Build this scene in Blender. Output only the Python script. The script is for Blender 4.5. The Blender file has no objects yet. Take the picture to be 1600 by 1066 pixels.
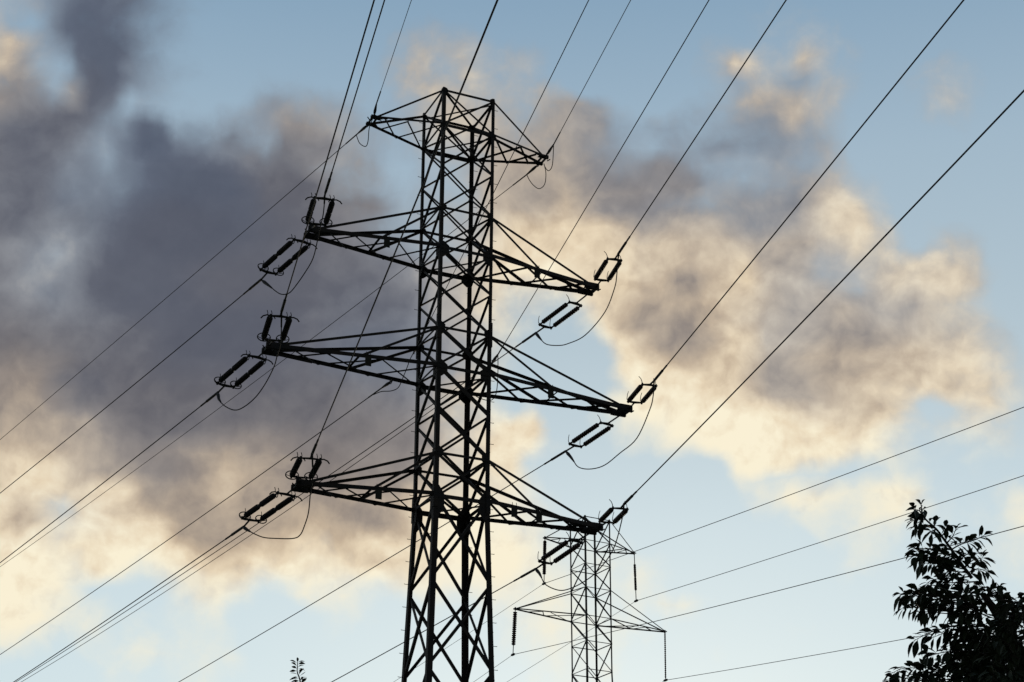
import bpy, math, random
from mathutils import Vector
D = {
 'tree': {"leader": [[2.988, 12.0, 5.74], [2.987, 12.0, 5.686], [3.01, 12.0, 5.631], [3.08, 12.0, 5.557], [3.13, 12.0, 5.477], [3.174, 12.0, 5.404], [3.234, 12.0, 5.298], [3.299, 12.0, 5.192], [3.363, 12.0, 5.075], [3.449, 12.0, 4.932], [3.507, 12.0, 4.778], [3.602, 12.0, 4.525]], "twigs": [[[2.993, 12.0, 5.658], [2.95, 12.0, 5.679], [2.897, 12.0, 5.665]], [[3.01, 12.0, 5.631], [2.959, 12.0, 5.631], [2.915, 12.0, 5.611]], [[3.034, 12.0, 5.584], [2.981, 12.0, 5.591], [2.947, 12.0, 5.574]], [[3.08, 12.0, 5.557], [3.039, 12.0, 5.53], [3.027, 12.0, 5.506]], [[3.057, 12.0, 5.578], [3.077, 12.0, 5.598], [3.081, 12.0, 5.611]], [[3.114, 12.0, 5.504], [3.132, 12.0, 5.531], [3.135, 12.0, 5.564]], [[3.148, 12.0, 5.457], [3.176, 12.0, 5.484], [3.186, 12.0, 5.518]], [[3.234, 12.0, 5.298], [3.113, 12.0, 5.364], [2.98, 12.0, 5.383], [2.89, 12.0, 5.376]], [[3.19, 12.0, 5.364], [3.064, 12.0, 5.39], [2.969, 12.0, 5.403], [2.942, 12.0, 5.449]], [[3.255, 12.0, 5.258], [3.105, 12.0, 5.284], [2.991, 12.0, 5.29], [2.914, 12.0, 5.283]], [[3.221, 12.0, 5.298], [3.097, 12.0, 5.33], [2.942, 12.0, 5.316], [2.871, 12.0, 5.309]], [[3.174, 12.0, 5.404], [3.235, 12.0, 5.431], [3.327, 12.0, 5.451], [3.387, 12.0, 5.474]], [[3.224, 12.0, 5.324], [3.294, 12.0, 5.384], [3.379, 12.0, 5.405]], [[3.257, 12.0, 5.271], [3.313, 12.0, 5.318], [3.384, 12.0, 5.332]], [[3.278, 12.0, 5.232], [3.331, 12.0, 5.245], [3.384, 12.0, 5.213]], [[3.363, 12.0, 5.075], [3.162, 12.0, 5.087], [2.971, 12.0, 5.08], [2.802, 12.0, 5.033]], [[3.359, 12.0, 5.036], [3.156, 12.0, 5.035], [2.944, 12.0, 5.06], [2.871, 12.0, 5.099], [2.802, 12.0, 5.105]], [[3.379, 12.0, 4.984], [3.15, 12.0, 4.97], [2.949, 12.0, 4.982], [2.783, 12.0, 4.968]], [[3.35, 12.0, 4.958], [3.119, 12.0, 4.918], [2.955, 12.0, 4.917], [2.86, 12.0, 4.904]], [[3.395, 12.0, 4.906], [3.176, 12.0, 4.983], [3.028, 12.0, 5.021], [2.877, 12.0, 5.02]], [[3.292, 12.0, 4.88], [3.112, 12.0, 4.847], [2.984, 12.0, 4.821], [2.879, 12.0, 4.775]], [[3.289, 12.0, 4.854], [3.135, 12.0, 4.828], [3.006, 12.0, 4.789]], [[3.301, 12.0, 5.206], [3.199, 12.0, 5.205], [3.046, 12.0, 5.204], [2.993, 12.0, 5.178]], [[3.322, 12.0, 5.166], [3.168, 12.0, 5.152], [3.041, 12.0, 5.152]], [[3.278, 12.0, 5.232], [3.125, 12.0, 5.231], [3.039, 12.0, 5.257]], [[3.466, 12.0, 4.971], [3.5, 12.0, 5.049], [3.47, 12.0, 5.128], [3.454, 12.0, 5.154]], [[3.478, 12.0, 4.971], [3.526, 12.0, 5.063], [3.496, 12.0, 5.128], [3.523, 12.0, 5.148]], [[3.527, 12.0, 4.959], [3.558, 12.0, 5.011], [3.526, 12.0, 5.063]], [[3.572, 12.0, 4.907], [3.579, 12.0, 4.972], [3.532, 12.0, 4.998]], [[3.41, 12.0, 5.036], [3.379, 12.0, 5.101], [3.288, 12.0, 5.088]], [[3.619, 12.0, 4.882], [3.616, 12.0, 4.959], [3.646, 12.0, 4.985]], [[3.387, 12.0, 4.829], [3.258, 12.0, 4.803], [3.155, 12.0, 4.777], [3.137, 12.0, 4.7]], [[3.381, 12.0, 4.778], [3.252, 12.0, 4.739], [3.198, 12.0, 4.7]], [[3.417, 12.0, 4.651], [3.151, 12.0, 4.611], [2.958, 12.0, 4.554], [2.771, 12.0, 4.553], [2.682, 12.0, 4.521]], [[3.306, 12.0, 4.549], [3.08, 12.0, 4.523], [2.893, 12.0, 4.522], [2.754, 12.0, 4.496], [2.665, 12.0, 4.471]], [[3.395, 12.0, 4.676], [3.167, 12.0, 4.649], [3.041, 12.0, 4.636], [2.926, 12.0, 4.604], [2.883, 12.0, 4.61]], [[3.348, 12.0, 4.474], [3.098, 12.0, 4.46], [2.912, 12.0, 4.459], [2.699, 12.0, 4.44]]], "fill": [[[3.224, 5.324], [3.339, 5.088], [3.194, 5.035], [3.035, 5.086], [3.014, 5.27]], [[2.857, 5.086], [3.189, 5.107], [3.46, 5.036], [3.342, 4.88], [3.052, 4.879], [2.856, 4.93]], [[3.151, 4.983], [3.438, 5.062], [3.65, 4.933], [3.623, 4.702], [3.32, 4.676], [3.173, 4.828]], [[3.365, 5.088], [3.466, 5.088], [3.643, 4.959], [3.628, 4.83], [3.395, 4.906]], [[2.918, 4.522], [3.141, 4.637], [3.32, 4.676], [3.626, 4.728], [3.585, 4.375], [2.843, 4.384]]], "dense": [[[3.331, 4.778], [3.518, 4.881], [3.647, 4.907], [3.558, 4.153], [3.091, 4.15], [3.304, 4.524]], [[3.647, 4.907], [3.89, 4.831], [4.038, 4.527], [3.911, 4.032], [3.544, 4.03]], [[3.122, 4.448], [3.602, 4.525], [3.544, 4.03], [2.871, 4.027]]]},
 'sap': [[-2.239, 18.0, 6.04], [-2.236, 18.0, 5.998], [-2.238, 18.0, 5.957], [-2.23, 18.0, 5.921], [-2.21, 18.0, 5.874], [-2.198, 18.0, 5.827], [-2.188, 18.0, 5.744], [-2.178, 18.0, 5.569]],
 'deck': ["168988 158988 148988 138888 128888 128888 118888 098888 058888 038988 109189 249690 329891 339893 309694 269494 239494 179393 099191 038989 018888 008888 018888 058888 088888 098888 098989 098989 109089 129289 179688 209988 229988 279988 299988 279888 199388 128988 108888 108888 108888 108888 108888 108888 108888 108888 108888 098888 078888 038888 018888 008888 008888 008888 028888 068888 098888 108888 108888 108888 108988 118988 118988", "389288 349288 309188 269188 249088 219088 209088 189089 139089 119089 159289 289791 349894 369895 329796 289696 269696 219595 149393 069191 028989 018988 028988 058989 088989 099089 089090 089191 089291 119390 179789 229989 259989 299989 309989 279888 209388 139088 118888 108888 108888 108888 108888 108888 108888 108888 108888 098888 078888 038888 018888 018888 018888 018888 038888 078988 108988 119088 129088 129188 139188 139288 149288", "689788 659788 629688 589688 559589 529589 509590 479591 419592 349592 299591 319693 459596 549398 389697 299797 289797 359298 189695 119594 079392 089290 089190 089291 089392 079392 069493 069594 069594 099693 189791 279991 339992 359992 349990 309889 229489 159189 149089 149090 139090 128989 118989 108888 108888 108888 108888 108888 088888 058888 048888 038888 038888 048888 058988 109188 149388 159488 169588 179688 179688 189788 189788", "799888 799889 789889 779889 779890 769891 739893 679894 589895 499895 399794 299593 299595 319796 309797 289797 259796 139392 069090 059090 079291 189592 239793 169794 099795 079795 069795 069796 079896 109895 249893 379994 429995 439995 409993 369890 299791 259692 249693 229593 209494 179393 149191 118989 108888 108888 108888 108888 098888 088888 088888 088888 088888 088888 109088 149388 189788 199888 199888 199888 209888 209988 209988", "879589 869689 859790 849791 849892 839893 809895 729996 609497 529996 419896 299594 259494 299595 329595 329595 299595 129291 059090 059090 059090 179492 329895 259896 159895 119895 109895 119895 129995 179995 329993 489597 499498 499598 439993 399991 349993 329995 309895 279796 229696 199595 159494 129191 108989 099090 089090 098989 108989 108988 108988 108989 109089 109089 119089 159488 199888 209988 219988 219988 219988 229988 229988", "959089 949189 939290 919491 909593 869496 859397 849397 759697 509896 149190 109090 109090 219191 519295 559095 539094 409294 259695 219896 289897 379896 399796 359697 279695 249694 259694 289894 299994 359994 449994 489994 479995 469994 439992 399892 359995 349996 359897 519498 519498 299697 149696 119393 099291 079392 069493 099392 129290 149190 139190 129392 119493 109393 129291 179490 249790 349594 269990 269990 279990 279990 289990", "988888 978889 978989 959090 949091 919293 869396 849396 739695 689496 789197 619396 479596 599195 708995 709197 709096 708193 498494 399396 469597 509497 499396 509095 528893 558691 588992 589593 599795 599896 599996 619796 539994 469893 409691 369692 359795 349896 329897 259897 179897 129797 109796 099694 089693 069795 069796 119795 189693 249693 209793 159795 129796 119695 139493 209592 299892 399396 339993 339992 339992 339992 329992", "988488 988488 978589 968589 958589 928489 888589 818886 729185 809194 849096 829096 649194 718794 808092 867290 896790 876991 798896 788997 779097 648795 668193 717691 757690 767889 748591 709394 679298 679298 669797 699298 629596 469592 359189 319290 309493 299595 269695 199696 129797 089796 079796 109794 119893 099995 109996 179995 279994 329995 289995 209896 159896 139796 159595 239694 329895 359995 359995 359994 349994 349894 339893", "997488 987588 977688 967788 947788 917686 956880 778280 658369 698778 778784 798788 788591 818191 955385 974984 984883 975185 945587 836790 737792 757491 816790 887691 897791 887891 808290 729392 699695 689796 669896 699298 609695 449491 329089 288989 249090 209191 179292 129494 089595 069595 089694 149793 189993 179995 209996 289995 359995 419298 419298 409298 249797 189797 189696 249696 339896 489298 359896 349895 339795 319794 309694", "996788 986888 986988 967188 947387 907586 937080 778078 597961 748174 828080 877884 946985 966685 975382 985182 985182 985283 985284 945685 866187 866087 925483 945180 945180 925682 817687 739190 709692 679793 649795 619694 569593 409290 278988 228888 178888 128989 099090 079393 069595 059594 109695 249894 339994 369995 389996 419996 439996 449996 539797 689498 449398 299298 209697 239696 299696 419397 309695 289594 259493 239392 219291", "996286 996386 986586 976786 957086 927385 918390 908490 837778 857377 917786 917786 965576 975478 975582 985382 985883 995483 995382 985081 964581 944782 935083 945080 945080 935380 846781 748381 708883 689089 659193 629194 569093 368991 168889 108888 078888 048888 049090 069493 049291 039090 059190 339895 489996 519996 599498 619498 599497 519896 629597 699398 649498 249597 209496 219495 239393 229292 209191 189091 168890 158789 138688", "995078 995280 995481 985781 976282 957385 947787 937685 916774 926069 945770 964970 984068 984068 984574 995080 976684 995583 995382 994780 983978 983778 974078 964376 974375 954574 885572 757271 708076 698587 678893 658895 418792 128590 128789 048888 028888 038988 049089 079492 039090 039090 049090 399795 409497 329298 329298 419397 319397 189198 279297 409496 319396 239296 199195 209092 208790 188488 158187 137887 127586 117285 116884", "994173 994274 994475 994777 995178 975979 976079 966275 965972 975469 974867 974267 983968 993970 994173 994778 995282 985477 985279 994578 993675 993374 993572 993770 993770 973969 914768 786668 717874 708587 768694 778695 188590 098489 138690 078889 078989 129190 159291 209492 169491 089190 249492 829797 939598 939498 879398 869398 859397 618894 588894 428995 348995 278995 278892 318687 318185 267384 206583 165982 145381 124980 114579", "993871 993973 994174 994376 994678 994979 995178 985375 985171 984767 983863 982960 982558 982457 982457 982760 993466 994272 994273 993569 992966 992966 993266 993466 993566 983666 924365 796064 697370 657780 778693 778694 588793 238691 288893 168991 229292 339594 409694 489795 579794 649693 799695 949498 959498 959498 909398 879297 858590 797684 638389 548591 448188 428288 488685 498483 428084 337384 266483 215581 174879 144278 123977", "993568 993771 994074 994276 994478 994680 994779 994069 982551 982753 992858 982356 982255 982255 982255 982355 982355 982457 992658 992558 992457 992558 992960 993261 983461 973661 894459 765958 596770 566774 698786 838293 838293 238391 078090 168892 279393 429795 509896 619896 759796 859494 899392 929293 949294 948891 927882 897478 886879 896779 886780 797383 658086 337080 357280 648183 677883 407684 306882 245879 194976 154373 133870", "992861 993064 993468 993872 994176 994379 994379 982654 982146 982146 992352 992355 982255 982254 982254 982254 982254 982254 992254 992254 992254 992355 992755 983154 973353 943650 864550 755852 576672 556674 428583 168589 468890 078089 058089 088387 239191 559495 779197 789197 799097 859195 928792 938287 957276 985563 985462 975664 916673 886977 827381 797682 817581 807781 827681 747783 707883 497782 326777 235671 174664 144059 123655", "992356 992457 992659 992962 993367 993670 983669 983061 982349 982248 992349 992248 991945 991743 991744 991744 991744 991744 991745 992048 992149 992349 982646 962941 943238 913435 864036 785143 626464 576771 188486 118488 208488 088189 078189 038080 078181 459494 848894 928694 868893 908392 937890 937688 966370 985362 985362 985565 975974 975975 956176 906778 936779 926779 837581 807781 627879 447074 275664 174456 133850 113548 103446", "992353 992353 982454 982555 972755 962955 952951 952748 952646 962544 982344 992143 991639 991336 991235 991235 991235 991236 991437 991741 992143 972327 962421 962421 962522 913127 863730 794536 715545 616757 487971 298482 118188 078089 078089 048081 108282 748893 928594 947489 976284 976284 947488 947789 946977 975661 975461 975870 985975 975975 965975 916474 936678 926778 837372 757572 637270 415962 224553 133748 103546 093445 093344", "982448 972448 962648 952847 933245 913541 903439 903138 912938 932738 962440 982140 991636 991234 991133 991133 991133 991133 991335 991739 992141 982236 972326 962423 952625 913128 863730 784636 715444 606557 487774 388282 128188 078089 088089 268788 518991 768591 906783 975276 985176 985176 975377 947688 947483 946255 936154 916058 945564 965364 955364 955464 896161 836862 787064 697166 586764 326364 225156 123747 083445 063344 053344", "972445 962644 942844 923242 893739 874135 883526 873631 922632 961731 971530 981631 991531 991231 991131 991232 991233 991233 991334 991838 992140 992237 992235 982333 972531 932930 853833 764839 695647 596865 497982 448288 308390 138189 198490 418991 628691 886783 975377 985176 985176 975678 956482 936881 926973 916558 896353 876353 895959 925764 915657 895649 885649 875850 757063 616967 396869 246868 175256 093747 033445 023344 013344", "962544 952643 932943 913441 884037 834827 844631 873730 951730 971330 981329 981329 981329 991331 981537 981640 981641 981640 981741 981740 992040 992238 992236 992235 982435 932835 824138 735143 685850 627172 548089 487991 478091 408593 418791 538790 798289 897687 976080 976080 965881 956082 946584 927084 907178 896765 876455 856452 836353 696143 616035 716451 777168 747267 837673 837674 606869 225456 034950 044348 013445 003344 003344", "932444 932643 922942 903440 874136 834829 785415 834529 912629 971429 981329 981229 981229 981332 981538 981641 981640 981640 981741 981741 981842 992141 992239 982238 972439 903140 784542 715344 695850 687071 648191 568295 558396 588595 668692 808589 958291 958291 956782 956683 974975 974975 946181 917286 947793 896567 876258 846354 676037 636036 626238 707064 707370 707471 707471 677271 586768 145253 034950 024749 013344 003344 003344", "902344 902343 902542 922638 942334 883533 824530 814228 843426 922024 971326 981128 981027 981028 981130 981334 981538 981639 981640 981841 982043 972343 952443 922541 872839 793538 704639 675342 685747 716765 748088 738496 738497 788495 878491 938487 958289 948087 927281 916881 916881 945978 926480 906980 927285 895865 885863 846157 666037 656138 717471 637271 486666 135151 386362 556667 445963 184953 034949 024448 003344 003344 003344", "892244 892243 892341 942235 942234 922433 803130 783127 782821 872020 951225 971027 981027 981027 981027 981027 981128 991332 991638 981842 962245 902647 833045 753339 673732 604229 574831 575336 595642 676356 807481 867893 917695 947593 957592 957691 957690 947486 916880 916881 916780 886375 866675 846672 826265 855761 895764 885865 766559 807473 847679 627372 507070 095252 065050 245156 154351 083747 023846 013445 003344 003344 003344", "892247 892243 892240 922235 942234 882332 753118 743215 723116 762713 861917 961223 981026 981026 981026 981024 981123 981534 981741 971943 922446 833049 753446 663737 584028 524425 504827 505332 535638 626051 816674 937090 957193 957193 957193 957392 947489 916879 855358 845360 835562 795862 755959 745448 775041 784940 774942 785248 766563 787475 827678 497068 316563 085252 055050 064348 033746 023445 013344 003344 003344 003344 003344", "892254 892249 892243 892238 882334 842431 763022 733216 683613 733010 802408 911511 971115 971016 971016 971015 971425 961943 962045 962045 912447 773350 803352 813253 643836 444621 474926 475331 505637 625951 816271 895673 895369 905674 916383 865574 854358 864155 844152 774346 724644 664841 624937 724938 774839 764839 774639 794640 745855 706869 597070 386564 195956 095351 044849 034246 023846 023546 023446 013345 003344 003344 003344", "882461 882356 902344 922235 912333 852533 743127 673717 614510 733009 782407 901710 951312 971113 961114 951216 931729 952044 952045 952146 872547 673751 633946 594037 494225 404720 444925 435330 465636 605850 805968 895469 895268 895370 875877 864665 904261 904160 894159 814052 833855 803952 554330 464423 494525 574624 634726 704838 675248 605858 486061 255554 094948 034646 024445 034247 064049 073850 053548 023446 003344 003344 003344", "853268 853164 902541 922233 922233 912134 862433 703421 624211 772808 911605 911605 782310 742513 662919 672924 723237 772737 852643 793047 613950 554249 594255 594252 354011 354011 415127 415533 445740 575852 745866 805871 815873 805772 785368 754660 704147 653939 683941 803852 783950 574130 494223 534814 554913 564913 644526 544219 504217 474845 344747 164444 054242 024242 044345 094449 144553 164455 124152 053647 013445 003344 003344", "775478 775073 774565 813648 833038 882335 892134 822529 653414 643610 871806 832006 563311 573210 563318 702729 593327 603633 823147 853048 833148 534247 494240 484131 444222 434525 445337 465847 506055 586064 675870 715670 715569 715366 704962 694555 624143 553932 414121 404120 484021 513922 573721 603620 613620 623621 633925 574326 514321 444747 324546 174143 063941 054143 124649 215255 275559 285560 235057 114150 033546 013344 003344", "726582 726277 714561 714259 704343 474519 704764 861624 772419 414710 494111 404112 304015 303916 403817 463721 513626 573937 694359 704361 584555 474446 454238 454130 454228 464736 515653 556266 596472 626476 646075 655672 675569 675265 684959 744950 724849 483828 443822 433819 453815 453817 483723 533826 603927 633927 634234 695764 565256 455157 344855 194351 083949 104252 225257 316061 456564 376263 295659 154552 043646 013444 003344", "696777 696573 776875 674854 424518 374511 752818 861522 831613 613312 493912 384112 244016 154019 163919 163920 333823 493832 524343 494549 444548 404345 374140 374039 404344 465158 545972 596479 616682 606582 586178 575774 505769 595266 574760 684751 594548 294036 164439 124641 214434 363924 383932 424443 565260 615267 605363 615763 515969 445870 355569 214766 093963 094162 205063 315863 346163 335962 265459 134351 033546 013344 003344", "636764 646462 797177 635650 454418 583210 791909 831410 831410 672710 543211 413513 333614 313514 223717 163919 173920 283724 343934 274037 223937 183840 173849 224159 314769 445678 506083 546285 546385 506282 456078 435876 435573 435368 215156 094651 154050 054648 034848 034848 034948 094546 224447 325157 404225 465755 486572 494333 494333 426375 356364 245172 104067 063765 124364 225163 285461 265360 204756 083949 023445 003344 003344", "526746 526141 405125 244511 543513 781906 791806 811608 801708 702210 572711 433012 313314 213516 133717 093819 083819 093820 093722 073625 053528 043437 073654 154167 284876 536179 526179 415977 466084 415980 385672 385672 345574 234864 054950 054850 054550 034649 024849 024849 024949 064649 174652 295360 767369 647169 386469 416470 696770 516572 366368 275371 114165 033661 053759 104157 144355 134253 083849 033546 013344 003344 003344", "446934 456330 465423 484617 553711 742107 791806 791806 711907 532208 532309 462913 323314 163717 063919 053920 043920 043920 033920 033921 023724 023535 043554 124065 254773 385480 435783 425783 395780 375777 355776 345674 305472 224665 084353 064451 063552 033950 024449 024649 034549 074350 154654 265360 325964 296062 255861 275963 326167 356269 325969 225163 083955 023451 013449 023448 033547 023446 013445 003344 003344 003344 003344", "417231 436527 455520 514413 593409 702508 791907 821808 792009 692310 582511 483114 373415 293617 193521 093623 053724 043724 033725 023628 013534 003441 023448 063654 144160 244667 284969 264868 244866 244966 245066 234965 194662 124056 063550 043349 033350 013354 013456 013556 023755 053955 104258 164760 195258 165355 165355 195558 255762 275764 245362 144556 043648 013445 003345 003345 003344 003344 003344 003344 003344 003344 003344", "417330 436727 485520 574113 672910 762109 821809 841909 802110 732412 622814 483416 383818 283822 143627 053430 023332 013335 003339 003342 003343 003344 003345 013446 033548 063650 073751 063750 063750 073850 073851 073850 053649 033547 013345 013346 013349 003356 003362 003363 013463 013563 033663 064061 094656 105052 135253 185457 235661 245563 205060 114353 033647 003345 003344 003344 003344 003344 003344 003344 003344 003344 003344", "417331 446727 515421 633614 742410 811810 851810 852010 822211 742513 603115 473718 374021 253925 113629 033432 013333 003336 003340 003343 003344 003344 003344 003344 003345 013345 013445 013445 013445 013445 013445 013445 013445 003344 003344 003345 003349 003356 003363 003365 003365 003365 013465 023663 054357 105052 145354 205658 245763 245564 205060 114353 043647 013344 003344 003344 003344 003344 003344 003344 003344 003344 003344", "417331 456627 565021 703114 792011 851610 871811 872111 832312 732714 583417 454020 364123 233926 093530 023433 003334 003336 003340 003343 003344 003344 003344 003344 003344 003344 003344 003344 003344 003344 003344 003344 003344 003344 003344 003345 003348 003356 003363 003365 003366 003366 003465 013564 044158 104953 165455 225760 255864 265665 215161 134454 043748 013445 003344 003344 003344 003344 003344 003344 003344 003344 003344"],
 'deckr': [-20.5, 20.5, 12.5, 36.5],
 'wires': {"nearL1": [[-6.58, 53.474, 31.564], -13.5, 0.03072, 0.00032, -95.0], "nearL2": [[-7.792, 53.011, 26.677], -13.5, 0.03373, 0.0003, -95.0], "nearL3": [[-6.63, 54.082, 21.942], -13.5, 0.02885, 0.00032, -95.0], "nearR1": [[4.056, 59.174, 32.098], -13.5, 0.01241, 0.00029, -95.0], "nearR2": [[5.316, 59.647, 27.028], -13.5, 0.00783, 0.00025, -95.0], "nearR3": [[4.046, 59.131, 21.985], -13.5, 0.02377, 0.0003, -95.0], "farL1": [[-9.836, 60.908, 31.795], -34.5, -0.02206, 0.00028, 170.0], "farL2": [[-11.075, 60.442, 26.815], -34.5, -0.0404, 0.00029, 170.0], "farL3": [[-9.856, 61.102, 21.728], -34.5, -0.05936, 0.00029, 170.0], "farR1": [[1.012, 65.723, 31.77], -34.5, -0.06737, 0.00026, 170.0], "farR2": [[2.214, 66.331, 26.738], -34.5, -0.07547, 0.00024, 170.0], "farR3": [[0.97, 65.75, 21.577], -34.5, -0.08912, 0.00028, 170.0], "nearLE": [[-5.325, 57.735, 37.861], -13.5, 0.04129, 0.0003, -95.0], "farLE": [[-6.147, 59.45, 37.594], -34.5, -0.00555, 9e-05, 170.0], "nearRE": [[1.63, 60.003, 37.434], -13.5, 0.02596, 0.0003, -95.0], "farRE": [[0.578, 62.533, 37.499], -34.5, -0.03877, 0.00029, 170.0], "nearLF": [[-3.627, 60.601, 28.856], -13.5, 0.03237, 0.00031, -95.0], "nearRF": [[-0.515, 58.284, 27.467], -13.5, 0.01846, 0.0003, -95.0], "farLF": [[-4.811, 59.331, 26.561], -34.5, -0.05789, 0.00033, 170.0], "farRF": [[-1.792, 61.594, 27.582], -34.5, -0.07756, 0.00056, 170.0], "ftAL0": [[1.94, 98.508, 30.637], -28.56123, 0.07809, 0.00024, -110.0], "ftBL0": [[1.94, 98.508, 30.637], -28.56123, -0.08348, 0.0003, 160.0], "ftAR0": [[7.539, 101.496, 30.471], -28.56123, 0.07456, 0.00019, -110.0], "ftBR0": [[7.539, 101.496, 30.471], -28.56123, -0.1022, 0.00029, 160.0], "ftAL1": [[0.135, 97.559, 26.164], -28.56123, 0.11008, 0.00034, -110.0], "ftBL1": [[0.135, 97.559, 26.164], -28.56123, -0.1202, 0.0, 160.0], "ftAR1": [[9.242, 102.476, 25.896], -28.56123, 0.11595, 0.00031, -110.0], "ftBR1": [[9.242, 102.476, 25.896], -28.56123, -0.10953, 0.0, 160.0]},
 'strings': {"nearL1": [[-7.511, 57.353, 32.153], [-7.166, 55.915, 31.596], [-6.691, 53.937, 31.538], [-6.626, 53.667, 31.672]], "nearL2": [[-8.707, 56.823, 27.141], [-8.437, 55.7, 26.837], [-7.874, 53.357, 26.648], [-7.792, 53.011, 26.677]], "nearL3": [[-7.424, 57.392, 22.117], [-7.337, 57.026, 22.192], [-6.722, 54.467, 21.927], [-6.63, 54.082, 21.942]], "nearR1": [[3.338, 62.168, 32.153], [3.526, 61.381, 32.083], [3.937, 59.671, 32.104], [4.056, 59.174, 32.098]], "nearR2": [[4.578, 62.718, 27.141], [4.755, 61.981, 27.12], [5.18, 60.213, 27.085], [5.316, 59.647, 27.028]], "nearR3": [[3.319, 62.159, 22.117], [3.536, 61.255, 22.015], [3.935, 59.593, 21.973], [4.046, 59.131, 21.985]], "farL1": [[-7.727, 57.84, 32.153], [-7.946, 58.159, 32.031], [-9.505, 60.427, 31.891], [-9.836, 60.908, 31.795]], "farL2": [[-8.922, 57.309, 27.141], [-9.275, 57.822, 27.092], [-10.744, 59.96, 26.901], [-11.075, 60.442, 26.815]], "farL3": [[-7.64, 57.878, 22.117], [-8.001, 58.403, 22.036], [-9.573, 60.691, 21.864], [-9.856, 61.102, 21.728]], "farR1": [[3.122, 62.654, 32.153], [2.563, 63.467, 32.027], [1.376, 65.195, 31.82], [1.012, 65.723, 31.77]], "farR2": [[4.362, 63.204, 27.141], [3.773, 64.061, 27.024], [2.587, 65.788, 26.783], [2.214, 66.331, 26.738]], "farR3": [[3.104, 62.646, 22.117], [2.48, 63.552, 22.006], [1.337, 65.216, 21.675], [0.97, 65.75, 21.577]], "nearLE": [[-5.452, 58.267, 37.6], [-5.325, 57.735, 37.861]], "farLE": [[-5.668, 58.753, 37.6], [-6.147, 59.45, 37.594]], "nearRE": [[1.325, 61.274, 37.6], [1.63, 60.003, 37.434]], "farRE": [[1.109, 61.76, 37.6], [0.578, 62.533, 37.499]], "nearLF": [[-3.814, 61.378, 28.879], [-3.627, 60.601, 28.856]], "nearRF": [[-0.76, 59.305, 27.554], [-0.515, 58.284, 27.467]], "farLF": [[-4.395, 58.726, 26.589], [-4.811, 59.331, 26.561]]},
 'jump': {"L1": [[-6.602, 53.474, 31.564], [-6.772, 54.651, 31.308], [-6.985, 55.512, 31.118], [-7.103, 56.057, 30.986], [-7.353, 57.024, 30.748], [-7.746, 57.909, 30.582], [-8.283, 58.941, 30.421], [-8.531, 59.31, 30.411], [-8.807, 59.63, 30.538], [-9.055, 59.929, 30.792], [-9.414, 60.406, 31.27], [-9.809, 60.908, 31.767]], "L2": [[-7.791, 53.011, 26.677], [-7.978, 54.53, 26.282], [-8.189, 55.333, 26.071], [-8.365, 55.942, 25.907], [-8.765, 56.892, 25.688], [-9.21, 57.752, 25.524], [-9.713, 58.517, 25.461], [-10.147, 59.058, 25.528], [-10.621, 59.612, 25.904], [-10.946, 60.069, 26.348], [-11.086, 60.442, 26.789]], "L3": [[-6.618, 54.082, 21.92], [-6.701, 55.191, 21.531], [-6.844, 55.979, 21.247], [-6.991, 56.935, 20.883], [-7.182, 57.609, 20.634], [-7.385, 58.133, 20.455], [-7.689, 58.537, 20.455], [-8.405, 59.377, 20.723], [-8.917, 59.965, 20.946], [-9.307, 60.422, 21.214], [-9.636, 60.819, 21.488], [-9.864, 61.102, 21.703]], "R1": [[4.08, 59.174, 32.071], [4.048, 59.521, 31.917], [4.042, 60.114, 31.644], [3.98, 60.703, 31.373], [3.655, 61.843, 30.89], [2.936, 63.18, 30.51], [2.271, 64.041, 30.519], [1.879, 64.494, 30.636], [1.416, 65.017, 30.926], [1.155, 65.413, 31.377], [0.986, 65.723, 31.769]], "R2": [[5.316, 59.647, 27.028], [5.322, 60.333, 26.692], [5.228, 60.98, 26.383], [4.82, 62.358, 25.772], [4.21, 63.381, 25.535], [3.663, 64.233, 25.359], [3.138, 64.883, 25.434], [2.69, 65.418, 25.71], [2.455, 65.885, 26.239], [2.214, 66.331, 26.738]], "R3": [[4.046, 59.131, 21.985], [4.009, 59.784, 21.649], [3.748, 61.192, 20.936], [3.208, 62.381, 20.465], [2.666, 63.226, 20.269], [2.157, 63.907, 20.216], [1.78, 64.358, 20.321], [1.328, 64.95, 20.72], [1.14, 65.429, 21.247], [0.97, 65.75, 21.577]], "LE": [[-5.322, 57.735, 37.803], [-5.462, 58.109, 37.481], [-5.625, 58.434, 37.214], [-5.691, 58.836, 36.845], [-5.799, 59.006, 36.713], [-6.051, 59.202, 36.975], [-6.218, 59.45, 37.475]], "RE": [[1.63, 60.003, 37.375], [1.599, 60.977, 37.057], [1.451, 61.328, 36.991], [1.302, 61.627, 37.373], [1.279, 61.76, 37.571]], "RE2": [[1.279, 61.76, 37.571], [1.359, 61.921, 37.212], [1.309, 62.1, 36.803], [1.09, 62.215, 36.657], [0.866, 62.319, 36.865], [0.696, 62.427, 37.167], [0.578, 62.533, 37.499]], "LF": [[-3.696, 60.601, 28.695], [-3.889, 60.373, 28.139], [-3.948, 60.26, 27.85], [-4.119, 59.991, 27.181], [-4.252, 59.818, 26.769], [-4.5, 59.675, 26.578], [-4.842, 59.496, 26.476], [-5.132, 59.331, 26.277]], "RF": [[-0.515, 58.284, 27.442], [-0.516, 58.976, 27.1], [-0.541, 59.585, 26.792], [-0.614, 60.035, 26.566], [-0.833, 60.368, 26.495], [-1.329, 60.946, 26.888], [-1.791, 61.594, 27.555]]},
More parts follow.
